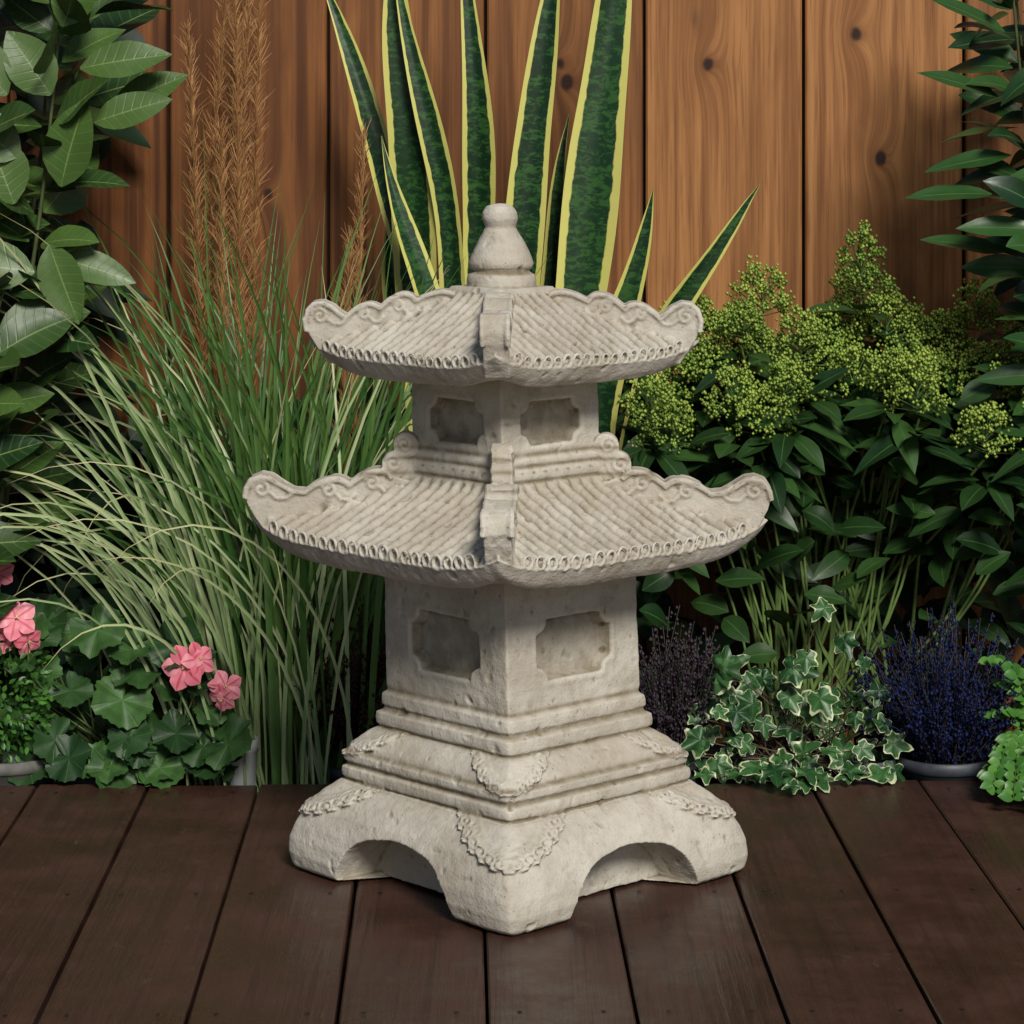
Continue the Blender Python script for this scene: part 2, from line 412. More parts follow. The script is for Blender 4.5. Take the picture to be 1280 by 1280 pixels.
off=b.n('ShaderNodeCombineXYZ'); b.lk(b.math('MULTIPLY',U,7),off.inputs[0]); b.lk(b.math('MULTIPLY',V_,9),off.inputs[1])
va=b.n('ShaderNodeVectorMath',operation='ADD'); b.lk(oc,va.inputs[0]); b.lk(off.outputs[0],va.inputs[1]); vv=va.outputs[0]
gr1=b.noise(b.mapping(vv,(70,2.2,1)),1,5,.65,.4); bl=b.noise(vv,7,5,.65); sc=b.noise(b.mapping(vv,(28,11,1)),1,7,.75)
col=b.mix(b.ramp(bl,.3,.7),(.029,.0125,.0085),(.068,.031,.021))
col=b.mix(b.math('MULTIPLY',b.ramp(gr1,.46,.70),.6),col,(.015,.007,.005))
col=b.mix(b.math('MULTIPLY',U,.4),col,(.070,.032,.022))
col=b.mix(b.math('MULTIPLY',b.ramp(sc,.58,.72),.5),col,(.12,.076,.058))
dust=b.noise(vv,420,2); col=b.mix(b.math('MULTIPLY',b.ramp(dust,.64,.76),.4),col,(.20,.16,.13))
rg=b.math('MULTIPLY_ADD',b.ramp(bl,.35,.65),.25,.27)
b.out(col,rg,.45,b.bump(b.math('ADD',gr1,b.math('MULTIPLY',sc,.6)),.7,.0035))
dk.build('wooden_deck',[m,simplemat('nail',(.02,.015,.012)),simplemat('joist',(.03,.02,.012))],False)

fn=Acc(); edges=[-.869,-.593,-.317,-.046,.228,.503,.779]
lit_tones=[.0,.10,.30,.35,.95,1.0]  # light falloff across the fence put into board colour, dark left to bright right
bw=.275
left=[edges[0]-bw*i for i in range(6,0,-1)]; right=[edges[-1]+bw*i for i in range(1,7)]
E=left+edges+right
for i,(p,q) in enumerate(zip(E[:-1],E[1:])):
    V,F=boxv(p+.003,q-.003,-.09,1.75,0,.02,.003)
    V2=np.column_stack([V[:,0],1.12-V[:,2]+rd.uniform(-.002,.002),V[:,1]])
    A=np.zeros((len(V),4)); A[:,0]=rd.random(); A[:,1]=lit_tones[i-6] if 0<=i-6<6 else rd.random()*.6
    fn.add(V2,[f[::-1] for f in F],A,0)
    V,F=boxv(q-.03,q+.03,-.09,1.74,0,.012,.001)   # dark backing added behind each joint to block sky and darken the gap
    V2=np.column_stack([V[:,0],1.136-V[:,2],V[:,1]]); fn.add(V2,[f[::-1] for f in F],np.zeros((len(V),4)),1)
for zz in (.15,.85,1.5):
    V,F=boxv(-2.5,2.5,1.138,1.18,zz,zz+.09,.002); fn.add(V,F,np.full((len(V),4),.3),0)
for xx in (-2.2,-.9,.4,1.7):
    V,F=boxv(xx,xx+.09,1.182,1.27,-.1,1.7,.002); fn.add(V,F,np.full((len(V),4),.3),0)
m,nt=newmat('cedar'); b=NB(nt); oc=obcoord(b); U,V_,_,_=dat(b)
sep=b.n('ShaderNodeSeparateXYZ'); b.lk(oc,sep.inputs[0])
knots=[(.338,1.084,.010),(.593,1.135,.010),(.635,.921,.011),(.094,1.052,.012),(.083,1.085,.008),(-.42,.86,.009),(.98,.80,.01),(-.72,1.10,.010)]
infl=None; core=None
for kx,kz,kr in knots:
    dx=b.math('SUBTRACT',sep.outputs[0],kx); dz=b.math('MULTIPLY',b.math('SUBTRACT',sep.outputs[2],kz),.75)
    d=b.math('SQRT',b.math('MULTIPLY_ADD',dx,dx,b.math('MULTIPLY',dz,dz)))
    infl=d if infl is None else b.math('MINIMUM',infl,d)
    dd=b.math('SUBTRACT',d,kr); core=dd if core is None else b.math('MINIMUM',core,dd)
infl=b.math('EXPONENT',b.math('MULTIPLY',infl,-50)); cw=b.noise(oc,60,2)
core=b.math('SUBTRACT',1,b.ramp(b.math('MULTIPLY_ADD',b.math('SUBTRACT',cw,.5),.006,core),-.005,.002))
gx=b.math('ADD',sep.outputs[0],b.math('ADD',b.math('MULTIPLY',infl,.045),b.math('MULTIPLY',U,3)))
cv=b.n('ShaderNodeCombineXYZ'); b.lk(gx,cv.inputs[0]); b.lk(b.math('MULTIPLY',sep.outputs[2],.028),cv.inputs[2])
g1=b.noise(cv.outputs[0],42,3,.6,.25); g2=b.noise(cv.outputs[0],190,3,.6)
bl=b.noise(b.mapping(oc,(7,1,2.2)),1,4,.65)
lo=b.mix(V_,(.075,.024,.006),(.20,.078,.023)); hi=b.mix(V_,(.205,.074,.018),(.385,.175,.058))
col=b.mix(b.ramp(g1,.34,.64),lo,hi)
col=b.mix(b.math('MULTIPLY',b.ramp(g2,.5,.66),.5),col,(.11,.038,.011))
col=b.mix(b.math('MULTIPLY',b.ramp(bl,.42,.70),.65),col,lo)
col=b.mix(b.math('MULTIPLY',b.ramp(bl,.60,.76),.65),col,(.045,.017,.007))
col=b.mix(b.math('MULTIPLY',b.ramp(infl,.25,.85),.7),col,(.11,.033,.008))
col=b.mix(core,col,(.022,.007,.003))
b.out(col,.6,.3,b.bump(b.math('ADD',g1,b.math('MULTIPLY',g2,.6)),.35,.002))
fn.build('wooden_fence',[m,simplemat('gap_backing',(.02,.008,.003))],False)

# ------------------------------------------------------------------ PLANTS
def crom(pts,n):
    P=np.array(pts,float); k=len(P)
    s=np.concatenate([[0],np.cumsum(np.linalg.norm(np.diff(P,axis=0),axis=1))]); t=np.linspace(0,s[-1],n)
    Q=np.column_stack([np.interp(t,s,P[:,i]) for i in range(P.shape[1])])
    for _ in range(max(2,n//5)):
        Q[1:-1]=(Q[:-2]+2*Q[1:-1]+Q[2:])/4
    return Q
# snake plant
sn=Acc()
SL=[([(-.06,.8,-.02),(-.15,.86,.7),(-.23,.88,1.0),(-.33,.9,1.24)],.026),
    ([(-.05,.78,-.02),(-.145,.8,.6),(-.166,.8,.9),(-.185,.8,1.32)],.037),
    ([(-.03,.8,-.02),(-.090,.76,.65),(-.108,.76,.857),(-.145,.77,1.06),(-.19,.78,1.26)],.023),
    ([(-.05,.8,-.02),(-.125,.74,.66),(-.150,.74,.76),(-.187,.75,.895),(-.206,.76,.96)],.025),
    ([(-.02,.8,-.02),(-.05,.82,.7),(-.060,.82,.986),(-.070,.84,1.30)],.028),
    ([(.02,.8,-.02),(.018,.79,.7),(.026,.79,.96),(.055,.79,1.12),(.095,.8,1.32)],.031),
    ([(.05,.8,-.02),(.105,.77,.70),(.126,.77,.92),(.160,.78,1.08),(.19,.79,1.40)],.042),
    ([(.04,.82,-.02),(.06,.84,.728),(.084,.85,.895),(.099,.86,1.0)],.022),
    ([(.07,.8,-.02),(.160,.74,.63),(.195,.73,.77),(.2255,.72,.876)],.029),
    ([(.09,.8,-.02),(.235,.75,.66),(.305,.74,.76),(.40,.73,.885)],.023),
    ([(-.1,.8,-.02),(-.13,.87,.5),(-.19,.88,.72),(-.21,.9,.85)],.03),
    ([(.1,.84,-.02),(.15,.87,.5),(.19,.88,.66),(.22,.9,.72)],.03)]
for pts,wd in SL:
    n=44; Q=crom(pts,n); t=np.linspace(0,1,n)
    Q[:,0]+=.008*np.sin(t*13+rd.random()*6)*t
    W=wd*np.clip(.55+.9*t,0,1)*np.clip(1-np.clip((t-.66)/.34,0,1)**1.8,0,1)*(1+.06*np.sin(t*23+rd.random()*6)); W[-1]=.0005
    N=np.array([rd.uniform(-.5,.5),-1,.1])
    strip(sn,Q,W,N,.28,9,None,0,0,.25)
m_sn=leafmat('snake_leaf',(.005,.022,.008),(.008,.034,.011),edge=(.54,.52,.14),edget=.70,mott=(.026,.088,.018),rough=.38,spec=.4)
pot_m=simplemat('pot_plastic',(.035,.04,.045),.45,.5,40,.3)
def pot(acc,c,r,h,m=1,soil=None):
    x,y,z=c; K=36; prof=[(r*.78,z-h),(r*.94,z-.018),(r*1.0,z-.017),(r*1.02,z),(r*.96,z+.001),(r*.93,z-.012),(.001,z-.013)]
    V=[];an=np.arange(K)*2*np.pi/K
    for rr,zz in prof: V.append(np.column_stack([x+np.cos(an)*rr,y+np.sin(an)*rr,np.full(K,zz)]))
    f=[(i*K+j,i*K+(j+1)%K,(i+1)*K+(j+1)%K,(i+1)*K+j) for i in range(len(prof)-1) for j in range(K)]
    acc.add(np.concatenate(V),f,None,m)
pot(sn,(0,.81,.08),.13,.18); sn.build('snake_plant',[m_sn,pot_m])

# ornamental grass
gs=Acc()
def blade(acc,b0,az,tilt,L,arch,w,rnd,m=0,n=14):
    t=np.linspace(0,1,n); d=np.array([math.cos(az),math.sin(az)])
    th=tilt+arch*t**1.6
    ds=L/(n-1); hx=np.concatenate([[0],np.cumsum(np.sin(th[:-1])*ds)]); hz=np.concatenate([[0],np.cumsum(np.cos(th[:-1])*ds)])
    P=np.column_stack([b0[0]+d[0]*hx,b0[1]+d[1]*hx*.6,b0[2]+hz])
    P[:,1]=np.minimum(P[:,1],1.085)
    W=w*np.clip(1-t**2.2,0.03,1)*np.clip(.6+t*2,0,1)
    N=np.array([d[0]*.4+rd.uniform(-.5,.5),-1,.3])
    strip(acc,P,W,N,.3,3,rnd,0,m)
for i in range(225):
    b0=(-.330+rd.gauss(0,.058),.62+rd.gauss(0,.04),-.06)
    az=rd.choice([math.pi,0])+rd.gauss(0,.9)
    left_=math.cos(az)<0
    L=rd.uniform(.5,1.12)*(1.0 if left_ else .90); tl=abs(rd.gauss(.07,.11)); ar=rd.uniform(.1,1.6 if left_ else .9)
    blade(gs,b0,az,tl,L,ar,rd.uniform(.003,.0070),rd.random(),0)
for i in range(72):
    b0=(-.39+rd.gauss(0,.055),.54+rd.gauss(0,.03),-.06)
    blade(gs,b0,math.pi+rd.gauss(0,.7),rd.uniform(.02,.36),rd.uniform(.6,1.2),rd.uniform(.9,2.8),rd.uniform(.0022,.0040),rd.random(),1)
for i in range(20):
    b0=(-.33+rd.gauss(0,.05),.56+rd.gauss(0,.03),-.06)
    blade(gs,b0,rd.gauss(0,.9),rd.uniform(.0,.15),rd.uniform(.6,.95),rd.uniform(.2,1.3),rd.uniform(.0024,.0042),rd.random(),1)
for i in range(70):
    b0=(-.42+rd.gauss(0,.09),.82+rd.gauss(0,.04),-.06)
    blade(gs,b0,rd.uniform(0,6.3),rd.uniform(.0,.2),rd.uniform(.6,1.0),rd.uniform(.1,1.4),rd.uniform(.003,.005),rd.random()*.6,0)
gm1=leafmat('grass_green',(.024,.080,.014),(.135,.245,.055),rough=.45,spots=.3)
gm2=leafmat('grass_cream',(.15,.26,.085),(.50,.55,.31),rough=.45,tip=(.42,.37,.18),spots=.3)
gs.build('variegated_ornamental_grass',[gm1,gm2])
pg=Acc()
def plume(x,y,z0,z1,dx,r):
    n=30; t=np.linspace(0,1,n); P=np.column_stack([x+dx*t**2,np.full(n,y),z0+(z1-z0)*t])
    tube(pg,P,.0012,4,rnd=.3)
    for i in range(520):
        q=rd.random()**.8*.62+.36; p=np.array([x+dx*q*q,y,z0+(z1-z0)*q])
        az=rd.uniform(0,6.28); L=rd.uniform(.03,.09)*(1.15-q*.6)
        d=nz([math.cos(az)*r*rd.uniform(.3,1.3),math.sin(az)*r,rd.uniform(.8,1.3)])
        strip(pg,[p,p+d*L*.5,p+d*L+np.array([rd.uniform(-.2,.2)*L,0,-.12*L])],[.0007,.0006,.0002],[0.1,-1,0],0,2,None,0,0)
for a_ in [(-.47,.82,0,.98,-.0,.52),(-.455,.85,0,1.28,.03,.5),(-.50,.86,0,1.15,-.03,.5),(-.43,.88,0,1.34,.02,.55),(-.36,.8,0,.70,.09,.4),(-.49,.9,0,1.34,.05,.55),(-.28,.82,0,.80,.02,.35),(-.26,.84,0,.97,.02,.35),(-.44,.84,0,1.2,-.01,.5),(-.52,.88,0,1.3,.06,.5)]: plume(*a_)
pg.build('feather_reed_grass',[leafmat('plume',(.18,.075,.022),(.46,.25,.09),rough=.8)])

# laurel shrub (upper left)
la=Acc()
def stem_leaves(acc,pts,n,L,W,spread=1.0,t0=.1,m=0,droop=.15,zup=.35,peak=.85,r0=.006):
    Q=crom(pts,30); tube(acc,Q,np.linspace(r0,.0018,30),6,rnd=.3,m=1)
    for i in range(n):
        t=t0+(1-t0)*(i+rd.random()*.6)/n; p=Q[min(29,int(t*29))]
        az=i*2.4+rd.uniform(-.4,.4); 
        d=nz([math.cos(az)*spread,math.sin(az)*spread*.7-.15,zup+rd.uniform(-.35,.45)])
        N=nz(np.array([0,-.55,.75])+np.array([rd.uniform(-.6,.6),rd.uniform(-.5,.5),rd.uniform(-.4,.4)]))
        s=rd.uniform(.75,1.15)
        leaf(acc,p+d*.012,d,N,L*s,W*s,droop*rd.uniform(.3,1.8),.22,9,5,None,m,peak)
for pts,n in [([(-.80,.50,-.05),(-.76,.50,.5),(-.70,.48,.85),(-.66,.47,1.24)],36),
              ([(-.86,.55,-.05),(-.82,.55,.6),(-.80,.53,1.0),(-.79,.52,1.3)],40),
              ([(-.84,.62,-.05),(-.74,.62,.7),(-.68,.62,1.02),(-.62,.6,1.28)],30),
              ([(-.90,.48,-.05),(-.84,.45,.4),(-.78,.42,.62),(-.73,.42,.78)],26),
              ([(-.9,.5,-.05),(-.9,.5,.4),(-.86,.48,.7),(-.80,.45,.98)],28),
              ([(-.9,.45,-.05),(-.86,.42,.3),(-.80,.40,.52),(-.75,.38,.66)],22),
              ([(-.86,.7,-.05),(-.80,.7,.6),(-.74,.7,.9),(-.72,.7,1.25)],34)]:
    stem_leaves(la,pts,n,.128,.035,t0=.34)
for x,y,z,dx,dz,L,W in [(-.665,.44,.885,.25,1,.14,.044),(-.64,.46,1.06,1,.2,.14,.03),(-.68,.44,1.02,-.5,.8,.12,.038),(-.60,.5,1.0,1,.5,.13,.028),(-.73,.42,.86,-.3,.9,.12,.040),(-.70,.42,.76,-.9,.15,.14,.040),(-.74,.42,.66,-.6,-.6,.12,.036),(-.67,.46,.78,.9,-.25,.12,.026),(-.74,.42,1.02,-.6,.7,.13,.040),(-.66,.42,1.12,.4,.9,.12,.034),(-.62,.46,.98,.9,.3,.13,.028),(-.72,.42,.93,-.8,.5,.13,.04),(-.68,.43,.80,.3,-.8,.12,.034)]:
    leaf(la,(x,y,z),(dx,-.15,dz),(rd.uniform(-.3,.3),-.85,.4),L,W,.12,.18,10,5,.85,0)
lm=leafmat('laurel_leaf',(.005,.027,.006),(.085,.16,.032),rib=(.16,.23,.07),ribw=.05,rough=.42,veins=55,spots=.25)
stm=simplemat('green_stem',(.06,.08,.025))
la.build('laurel_shrub',[lm,stm])
lb=Acc()
for pts,n in [([(.86,.66,-.05),(.84,.66,.6),(.80,.65,.95),(.77,.64,1.24)],44),
              ([(.92,.7,-.05),(.88,.7,.7),(.86,.7,1.0),(.85,.7,1.3)],48),
              ([(.90,.6,-.05),(.86,.6,.5),(.82,.58,.72),(.80,.56,.88)],34),
              ([(.95,.75,-.05),(.90,.76,.6),(.84,.78,.9),(.80,.78,1.25)],44),
              ([(.95,.6,-.05),(.90,.58,.6),(.88,.58,.9),(.84,.58,1.1)],40)]:
    stem_leaves(lb,pts,n,.12,.021,t0=.38,zup=.15,droop=.3)
for x,z,dx,dz in [(.74,.87,-1,.05),(.75,1.02,-1,.4),(.76,1.12,-.9,.5),(.76,.78,-1,.25),(.77,.93,-1,-.1)]:
    leaf(lb,(x,.62,z),(dx,-.1,dz),(.1,-.6,.8),.135,.020,.12,.2,9,5,.7,0)
lb.build('bay_shrub',[leafmat('bay_leaf',(.006,.028,.008),(.035,.10,.020),rib=(.07,.13,.045),rough=.38),stm])

# skimmia
sk=Acc()
CL=[(.293,.667),(.401,.699),(.445,.629),(.557,.737),(.541,.667),(.534,.566),(.401,.616),(.464,.540),(.649,.648),(.70,.578),(.757,.674),(.808,.616),(.623,.566),(.725,.502),(.28,.578),(.219,.534),(.795,.515),(.337,.636),(.503,.636),(.598,.660),(.382,.521),(.70,.65),(.85,.68),(.34,.55),(.25,.62),(.36,.67),(.585,.60),(.66,.60),(.76,.60),(.50,.60),(.83,.56),(.32,.60),(.57,.70),(.25,.50),(.43,.58)]
for i,(x,z) in enumerate(CL):
    y=.70+rd.uniform(-.08,.08)+(z-.6)*.9; c=np.array([x+rd.uniform(-.008,.008),y,z])
    bx=rd.choice([.42,.62,.5]); 
    tube(sk,crom([(bx,.76,-.05),((bx+x)/2+rd.uniform(-.03,.03),.78,z*.5),(x,y,z-.04)],12),np.linspace(.004,.0022,12),5,rnd=.4,m=1)
    Rr=rd.uniform(.034,.050); H=Rr*rd.uniform(.9,1.4)
    if i==3: H=.075
    nb=rd.randint(22,30); tone=rd.uniform(-.2,.2)
    for j in range(nb):
        fi=j*2.399; q=(j+.5)/nb; rr=Rr*math.sqrt(1-q**1.5*.95)*rd.uniform(.7,1.15)
        p=c+np.array([math.cos(fi)*rr,math.sin(fi)*rr,-.025+q*H*1.3+rd.uniform(-.007,.007)])
        tube(sk,[c+np.array([0,0,-.03+q*H*.6]),p],.0011,3,rnd=.8,m=1)
        for _ in range(20):
            o=np.array([rd.gauss(0,.0062),rd.gauss(0,.0062),rd.gauss(0,.0058)])
            blob(sk,p+o,rd.uniform(.0021,.0038),1.1,min(1,max(0,rd.random()*.9+tone+q*.2)),2)
    for j in range(rd.randint(10,13)):
        az=j*2.4+rd.random()*.4; el=rd.uniform(-.5,.35)
        d=nz([math.cos(az),math.sin(az)*.9,el]); N=nz([d[0]*-.3,-.35+d[1]*-.3,.9])
        leaf(sk,c+np.array([0,0,-.055-rd.random()*.03])+d*.01,d,N,rd.uniform(.07,.10),rd.uniform(.014,.020),rd.uniform(.1,.45),.22,8,5)
for i in range(600):
    x=rd.uniform(.19,.92); y=rd.uniform(.62,1.0); z=.13+(.43*rd.random()**.65)
    if x<.3 and z>.50: continue
    if z<.3 and rd.random()<.35: continue
    az=rd.uniform(0,6.28); d=nz([math.cos(az),math.sin(az)*.7-.3,rd.uniform(-.5,.9)])
    N=nz([rd.uniform(-.6,.6),-.6,.6]); 
    leaf(sk,(x,y,z),d,N,rd.uniform(.065,.105),rd.uniform(.015,.022),rd.uniform(.1,.5),.18,8,5,rd.random()*.9)
for i in range(16):
    x=rd.uniform(.25,.85); tube(sk,crom([(rd.choice([.42,.62,.5])+rd.gauss(0,.03),.74,-.05),(x*.6+.2,.72,.18),(x,.74,.42)],10),.0025,5,rnd=.5,m=1)
pot(sk,(.43,.76,.03),.09,.13,3); pot(sk,(.63,.78,.03),.09,.13,3)
budm=leafmat('skimmia_bud',(.085,.17,.02),(.42,.54,.09),rough=.5)
skl=leafmat('skimmia_leaf',(.006,.024,.006),(.038,.095,.020),rib=(.05,.11,.03),rough=.42,spec=.35)
sk.build('skimmia_shrub',[skl,simplemat('skimmia_stem',(.09,.15,.035)),budm,pot_m])

# ivy
def ivy_out(t):
    t=(t+math.pi)%(2*math.pi)-math.pi
    r=.50
    for c,a_,s_ in ((0,.55,.30),(1.05,.34,.26),(-1.05,.34,.26),(2.05,.16,.30),(-2.05,.16,.30)): r+=a_*math.exp(-((t-c)/s_)**2)
    if abs(t)>2.8: r*=.62
    return r
iv=Acc()
iv_pts=[]
for i in range(80):
    x=.255+.32*rd.random(); zt=.07+.08*math.sin((x-.25)/.33*math.pi); z=-.03+(zt+.03)*rd.random()**.8; y=.60-.12*rd.random()-.04*(z<.03)
    iv_pts.append((x,y,z,0))
iv_pts+=[(.305,.5,.15,1),(.315,.49,.165,1),(.42,.5,.165,1),(.47,.52,.25,0),(.44,.5,.18,0),(.405,.42,.02,1),(.43,.40,.014,0),(.385,.42,.03,1),(.36,.44,.03,0),(.45,.42,.012,0),(.41,.385,.012,0),(.28,.48,.06,1),(.55,.5,.13,0),(.56,.5,.08,0),(.47,.46,.05,0),(.50,.52,.20,0),(.53,.52,.17,0),(.36,.5,.11,1),(.46,.49,.12,1),(.43,.41,.03,0)]
for x,y,z,bigf in iv_pts:
    if z<.014 and y<.485: z=.016
    az=rd.gauss(-math.pi/2,1.1); d=nz([math.cos(az),-.35,math.sin(az)*(.8 if y>.46 else .15)]); N=nz([rd.uniform(-.7,.7),-.9,.5+rd.uniform(-.4,.4)])
    if y<.46: N=nz([rd.uniform(-.3,.3),-.4,.9])
    R_=rd.uniform(.020,.034) if not bigf else rd.uniform(.034,.042)
    polar(iv,(x,y,z),d,N,R_,ivy_out,rd.uniform(-.35,.1) if y>.46 else 0,rd.uniform(.05,.16),32,None,0)
    tube(iv,crom([(x,y,z),(x*.8+.085,y+.02,max(z-.01,.006)),(.43+rd.uniform(-.06,.06),.57,.01)],7),.0011,4,rnd=.5,m=1)
m,nt=newmat('ivy_leaf'); b=NB(nt); U,V_,Rn,Ex=dat(b); oc=obcoord(b); n1=b.noise(oc,55,3)
c1=b.mix(Rn,(.009,.044,.012),(.033,.105,.026)); c1=b.mix(b.ramp(n1,.52,.6),c1,(.06,.14,.05))
vein=b.math('SUBTRACT',1,b.ramp(b.math('ABSOLUTE',b.math('SINE',b.math('MULTIPLY',U,2*math.pi*3))),.0,.14))
c1=b.mix(b.math('MULTIPLY',vein,.35),c1,(.13,.23,.09))
ed=b.math('ADD',b.math('MULTIPLY_ADD',Rn,.12,V_),b.math('MULTIPLY',b.math('SUBTRACT',n1,.5),.7))
b.out(b.mix(b.ramp(ed,.97,1.02),c1,(.46,.50,.30)),.4,.4,b.bump(b.math('SUBTRACT',n1,vein),.2,.001))
pot(iv,(.43,.60,.0),.085,.1,2); pot(iv,(.535,.545,.02),.045,.12,2)
iv.build('variegated_ivy',[m,simplemat('ivy_stem',(.09,.07,.04)),simplemat('pot_grey',(.06,.07,.085),.5,.5)])

def heather(name,c,r,h,n,cm,tipc,stemc,potr=None,spread=.6,leafy=0):
    H=Acc()
    for i in range(n):
        az=rd.uniform(0,6.28); q=math.sqrt(rd.random()); L=h*rd.uniform(.40,1.08)*(1-.35*q)
        b0=np.array([c[0]+math.cos(az)*q*r*.5,c[1]+math.sin(az)*q*r*.5,c[2]])
        e=b0+np.array([math.cos(az)*q*r*spread,math.sin(az)*q*r*spread,L])+np.array([rd.gauss(0,.018),rd.gauss(0,.014),0])
        md_=(b0+e)/2+np.array([rd.gauss(0,.010),rd.gauss(0,.010),.018])
        Q=crom([b0,md_,e],9); tube(H,Q,.0009,3,rnd=.2,m=1)
        k=26
        for j in range(k):
            t=.12+.88*j/k; f_=t*8; i0=min(7,int(f_)); p=Q[i0]+(Q[i0+1]-Q[i0])*(f_-i0); s=.0072*(1.1-t*.5)
            o=np.array([rd.uniform(-1,1),rd.uniform(-1,1),rd.uniform(-.6,.8)])*s
            blob(H,p+o,rd.uniform(.0015,.0034),1.4,min(1,t*.5+rd.random()*.5),0)
    if potr: pot(H,(c[0],c[1],potr[1]),potr[0],potr[2],2)
    H.build(name,[leafmat(name+'_m',cm,tipc,rough=.65,spec=.2),simplemat(name+'_stem',stemc),simplemat(name+'_pot',(.05,.057,.07),.5,.4)])
heather('blue_heather',(.655,.56,.01),.105,.24,300,(.004,.006,.020),(.010,.022,.105),(.045,.035,.03),(.078,.022,.125),.85)
heather('purple_heather',(.245,.58,.02),.065,.22,130,(.018,.016,.018),(.085,.05,.085),(.04,.05,.03),(.05,.0,.1),.8)
heather('red_heather',(-.24,.60,.02),.08,.25,170,(.020,.008,.007),(.085,.012,.012),(.03,.03,.02),(.06,.0,.1),.8)

# geranium
ge=Acc()
def ger_out(t):
    t=(t+math.pi)%(2*math.pi)-math.pi
    return (.90+.10*abs(math.cos(t*3.5))+.03*math.cos(t*21))*(1-.75*math.exp(-((abs(t)-math.pi)/.22)**2))
for i in range(70):
    x=rd.uniform(-.76,-.42); z=rd.uniform(0.02,.24)*(1-.35*max(0,(x+.55)/.15)); y=.62-.14*rd.random()-.03*(z<.1)
    if i<14: x,y,z=[(-.56,.47,.05),(-.62,.47,.03),(-.50,.48,.07),(-.46,.48,.05),(-.68,.48,.06),(-.58,.48,.12),(-.53,.48,.02),(-.66,.5,.13),(-.57,.5,.19),(-.62,.5,.22),(-.45,.49,.10),(-.72,.49,.02),(-.51,.5,.13),(-.59,.46,.01)][i]
    az=rd.gauss(-math.pi/2,.9); d=nz([math.cos(az),-.5,math.sin(az)*.5]); N=nz([rd.uniform(-.6,.6),-.6,.7+rd.uniform(-.4,.4)])
    R_=rd.uniform(.026,.048); polar(ge,(x,y,max(z,.022)),d,N,R_,ger_out,rd.uniform(.0,.25),rd.uniform(.10,.2),42,None,0)
    tube(ge,crom([(x,y,max(z,.02)),(x*.9-.06,y+.03,z*.6),(-.58+rd.uniform(-.08,.08),.58,-.05)],7),.0016,4,rnd=.5,m=1)
def flower(c,R_,N0):
    N0=nz(N0); a1=nz(np.cross(N0,[0,0,1.])); a2=np.cross(N0,a1)
    for k in range(5):
        th=k*2*math.pi/5+rd.uniform(-.15,.15); d=a1*math.cos(th)+a2*math.sin(th)+N0*rd.uniform(.15,.5)
        leaf(ge,np.array(c),d,N0,R_,R_*.38,rd.uniform(.2,.5),-.12,8,7,rd.random(),2,1.3,.2)
    for _ in range(6): blob(ge,np.array(c)+N0*.006+np.array([rd.gauss(0,.0015),0,rd.gauss(0,.0015)]),.0016,1,1,3)
for c,R_,N0 in [((-.735,.46,.245),.036,(.3,-1,.5)),((-.748,.47,.220),.032,(-.2,-1,.1)),((-.718,.465,.210),.026,(.6,-.8,-.2)),((-.485,.46,.172),.038,(-.2,-1,.3)),((-.464,.462,.184),.030,(.6,-1,.6)),((-.425,.47,.142),.028,(.2,-1,.1)),((-.43,.47,.125),.024,(-.3,-1,-.3)),((-.77,.5,.305),.028,(.1,-1,.4))]:
    flower(c,R_,N0); tube(ge,crom([c,(c[0]-.01,c[1]+.03,c[2]-.08),(-.56,.56,.0)],8),.0015,4,rnd=.6,m=1)
m,nt=newmat('geranium_leaf'); b=NB(nt); U,V_,Rn,Ex=dat(b); oc=obcoord(b); n1=b.noise(oc,70,3)
c1=b.mix(Rn,(.010,.038,.010),(.048,.12,.028)); zone=b.math('MULTIPLY',b.ramp(V_,.45,.6),b.math('SUBTRACT',1,b.ramp(V_,.72,.85)))
c1=b.mix(b.math('MULTIPLY',zone,.3),c1,(.015,.035,.012))
vein=b.math('SUBTRACT',1,b.ramp(b.math('ABSOLUTE',b.math('SINE',b.math('MULTIPLY',U,math.pi*7))),.0,.2))
c1=b.mix(b.math('MULTIPLY',vein,.3),c1,(.09,.17,.055))
b.out(c1,.5,.35,b.bump(b.math('SUBTRACT',n1,vein),.4,.002))
pm_=leafmat('pink_petal',(.78,.17,.24),(.90,.40,.45),rib=(.6,.05,.11),ribw=.22,rough=.5,trans=.2)
pot(ge,(-.60,.56,.0),.085,.1,4)
ge.build('pink_geranium',[m,simplemat('ger_stem',(.09,.13,.04)),pm_,simplemat('stamen',(.6,.5,.2)),pot_m])

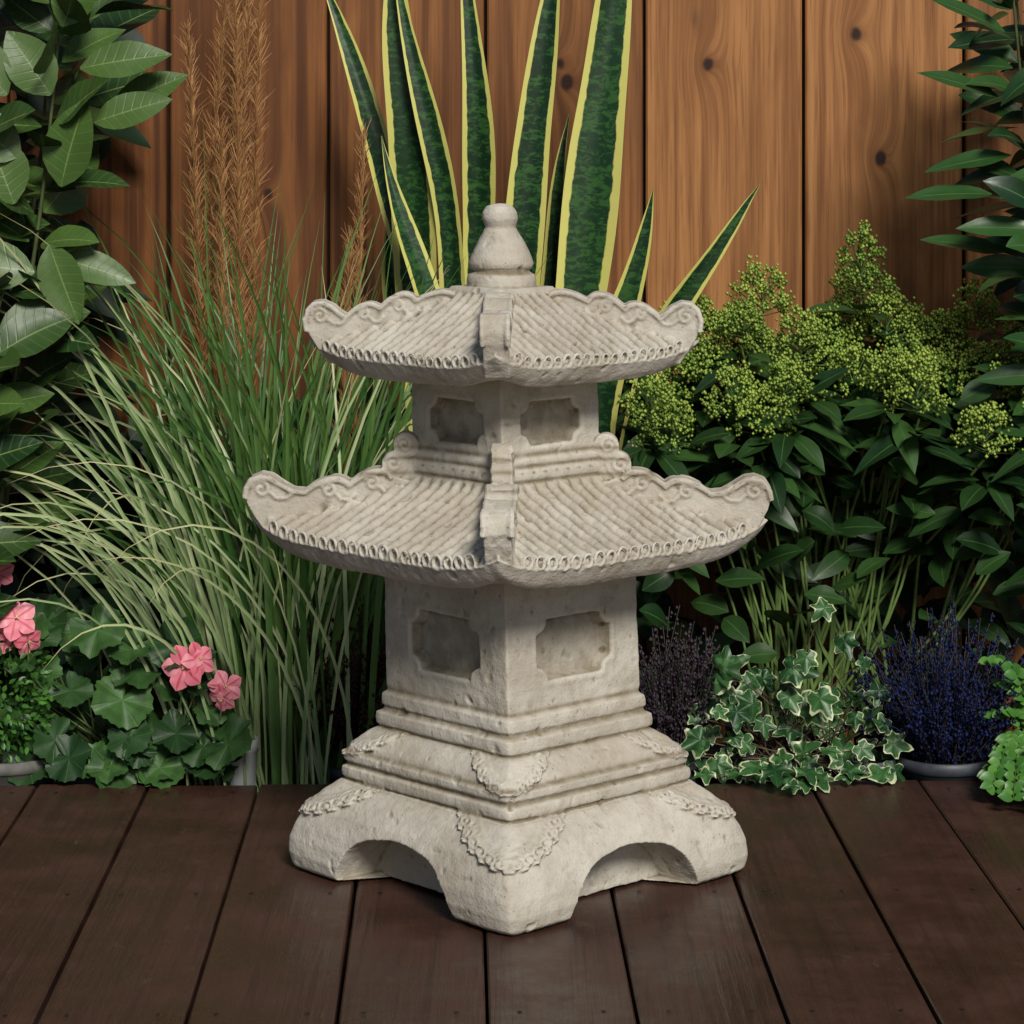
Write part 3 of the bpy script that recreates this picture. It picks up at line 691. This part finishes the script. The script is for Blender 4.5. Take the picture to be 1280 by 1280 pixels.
bx=Acc(); c0=np.array([-.775,.50,.125])
for i in range(1700):
    p=nz([rd.gauss(0,1),rd.gauss(0,1),rd.gauss(0,1)]); q=p*.092*rd.uniform(.6,1.05)
    d=nz(p+np.array([rd.gauss(0,.5),rd.gauss(0,.5),rd.gauss(0,.5)])); leaf(bx,c0+q,d,nz(np.cross(d,[rd.gauss(0,1),rd.gauss(0,1),rd.gauss(0,1)])),.013,.0036,.1,.2,4,3)
pot(bx,(-.76,.53,.03),.075,.125,1)
bx.build('box_ball_shrub',[leafmat('box_leaf',(.015,.07,.012),(.09,.24,.03),rough=.4),simplemat('pot_concrete',(.13,.13,.12),.8,.2)])
tp=Acc()
for s_ in range(34):
    if s_<12: ex=.735+rd.uniform(-.03,.10); ez=rd.uniform(.04,.19); ey=.52
    else: ex=.71+rd.uniform(-.02,.09); ez=rd.uniform(.014,.03); ey=rd.uniform(.22,.42)
    Q=crom([(.79,.54,.0),((.79+ex)/2,.46,ez*.6+.06),(ex,ey,ez)],16); tube(tp,Q,.0011,4,m=1)
    for j in range(3,16):
        for sd in (-1,1):
            d=nz([sd*rd.uniform(.3,1),-.3,rd.uniform(-.1,.6)])
            leaf(tp,Q[j],d,nz([rd.uniform(-.4,.4),-.7,.6]),rd.uniform(.014,.026),rd.uniform(.006,.010),.2,.2,6,3)
pot(tp,(.82,.56,.01),.07,.11,2)
tp.build('creeping_jenny',[leafmat('jenny_leaf',(.03,.12,.014),(.10,.24,.035),rough=.4),stm,pot_m])
lb_=Acc(); pot(lb_,(-.405,.515,.055),.024,.15,0); lb_.build('white_plastic_pot',[simplemat('white_plastic',(.50,.51,.51),.4,.4,20,.08)])
bf=Acc()  # dark leaves added to darken the background between the plants
for i in range(1250):
    u_=rd.random()
    if u_<.62: x=rd.uniform(-1.05,.0); zt=.50 if x<-.15 else .4; z=rd.uniform(-.05,zt)
    elif u_<.80: x=rd.uniform(-1.05,-.68); z=rd.uniform(.4,1.3)
    elif u_<.93: x=rd.uniform(.2,1.1); z=rd.uniform(-.05,.45)
    else: x=rd.uniform(.86,1.15); z=rd.uniform(.4,1.3)
    y=rd.uniform(.84,1.05)
    az=rd.uniform(0,6.28); leaf(bf,(x,y,z),nz([math.cos(az),-.3,math.sin(az)]),nz([rd.uniform(-.4,.4),-.6,.7]),rd.uniform(.07,.12),rd.uniform(.016,.028),.25,.2,7,3)
bf.build('background_foliage',[leafmat('bg_leaf',(.003,.011,.004),(.010,.032,.009),rough=.5,spec=.2)])

# ------------------------------------------------------------------ LIGHT, WORLD, CAMERA
EL=37; AZ=16
w=bpy.data.worlds.new('World'); scene.world=w; w.use_nodes=True; nt=w.node_tree; bg=nt.nodes['Background']
sky=nt.nodes.new('ShaderNodeTexSky'); sky.sky_type='NISHITA'; sky.sun_disc=False; sky.sun_elevation=math.radians(EL); sky.sun_rotation=math.radians(180-AZ)
nt.links.new(sky.outputs[0],bg.inputs[0]); bg.inputs[1].default_value=.05
sd=bpy.data.lights.new('sun','SUN'); sd.energy=3.6; sd.angle=math.radians(16); sd.color=(1,.95,.87)
so=bpy.data.objects.new('sun',sd); scene.collection.objects.link(so)
dirv=Vector((math.sin(math.radians(AZ))*math.cos(math.radians(EL)),-math.cos(math.radians(AZ))*math.cos(math.radians(EL)),math.sin(math.radians(EL))))
so.rotation_euler=dirv.to_track_quat('Z','Y').to_euler()
cam=bpy.data.cameras.new('camera'); co_=bpy.data.objects.new('camera',cam); scene.collection.objects.link(co_); scene.camera=co_
cam.sensor_width=36; cam.lens=3300/1280*36; cam.shift_y=-470/1280; cam.clip_end=200; cam.clip_start=.05
co_.location=(0,-3.45,.9597); co_.rotation_euler=(math.radians(90),0,0)
scene.view_settings.view_transform='Standard'; scene.view_settings.look='None'; scene.view_settings.exposure=0
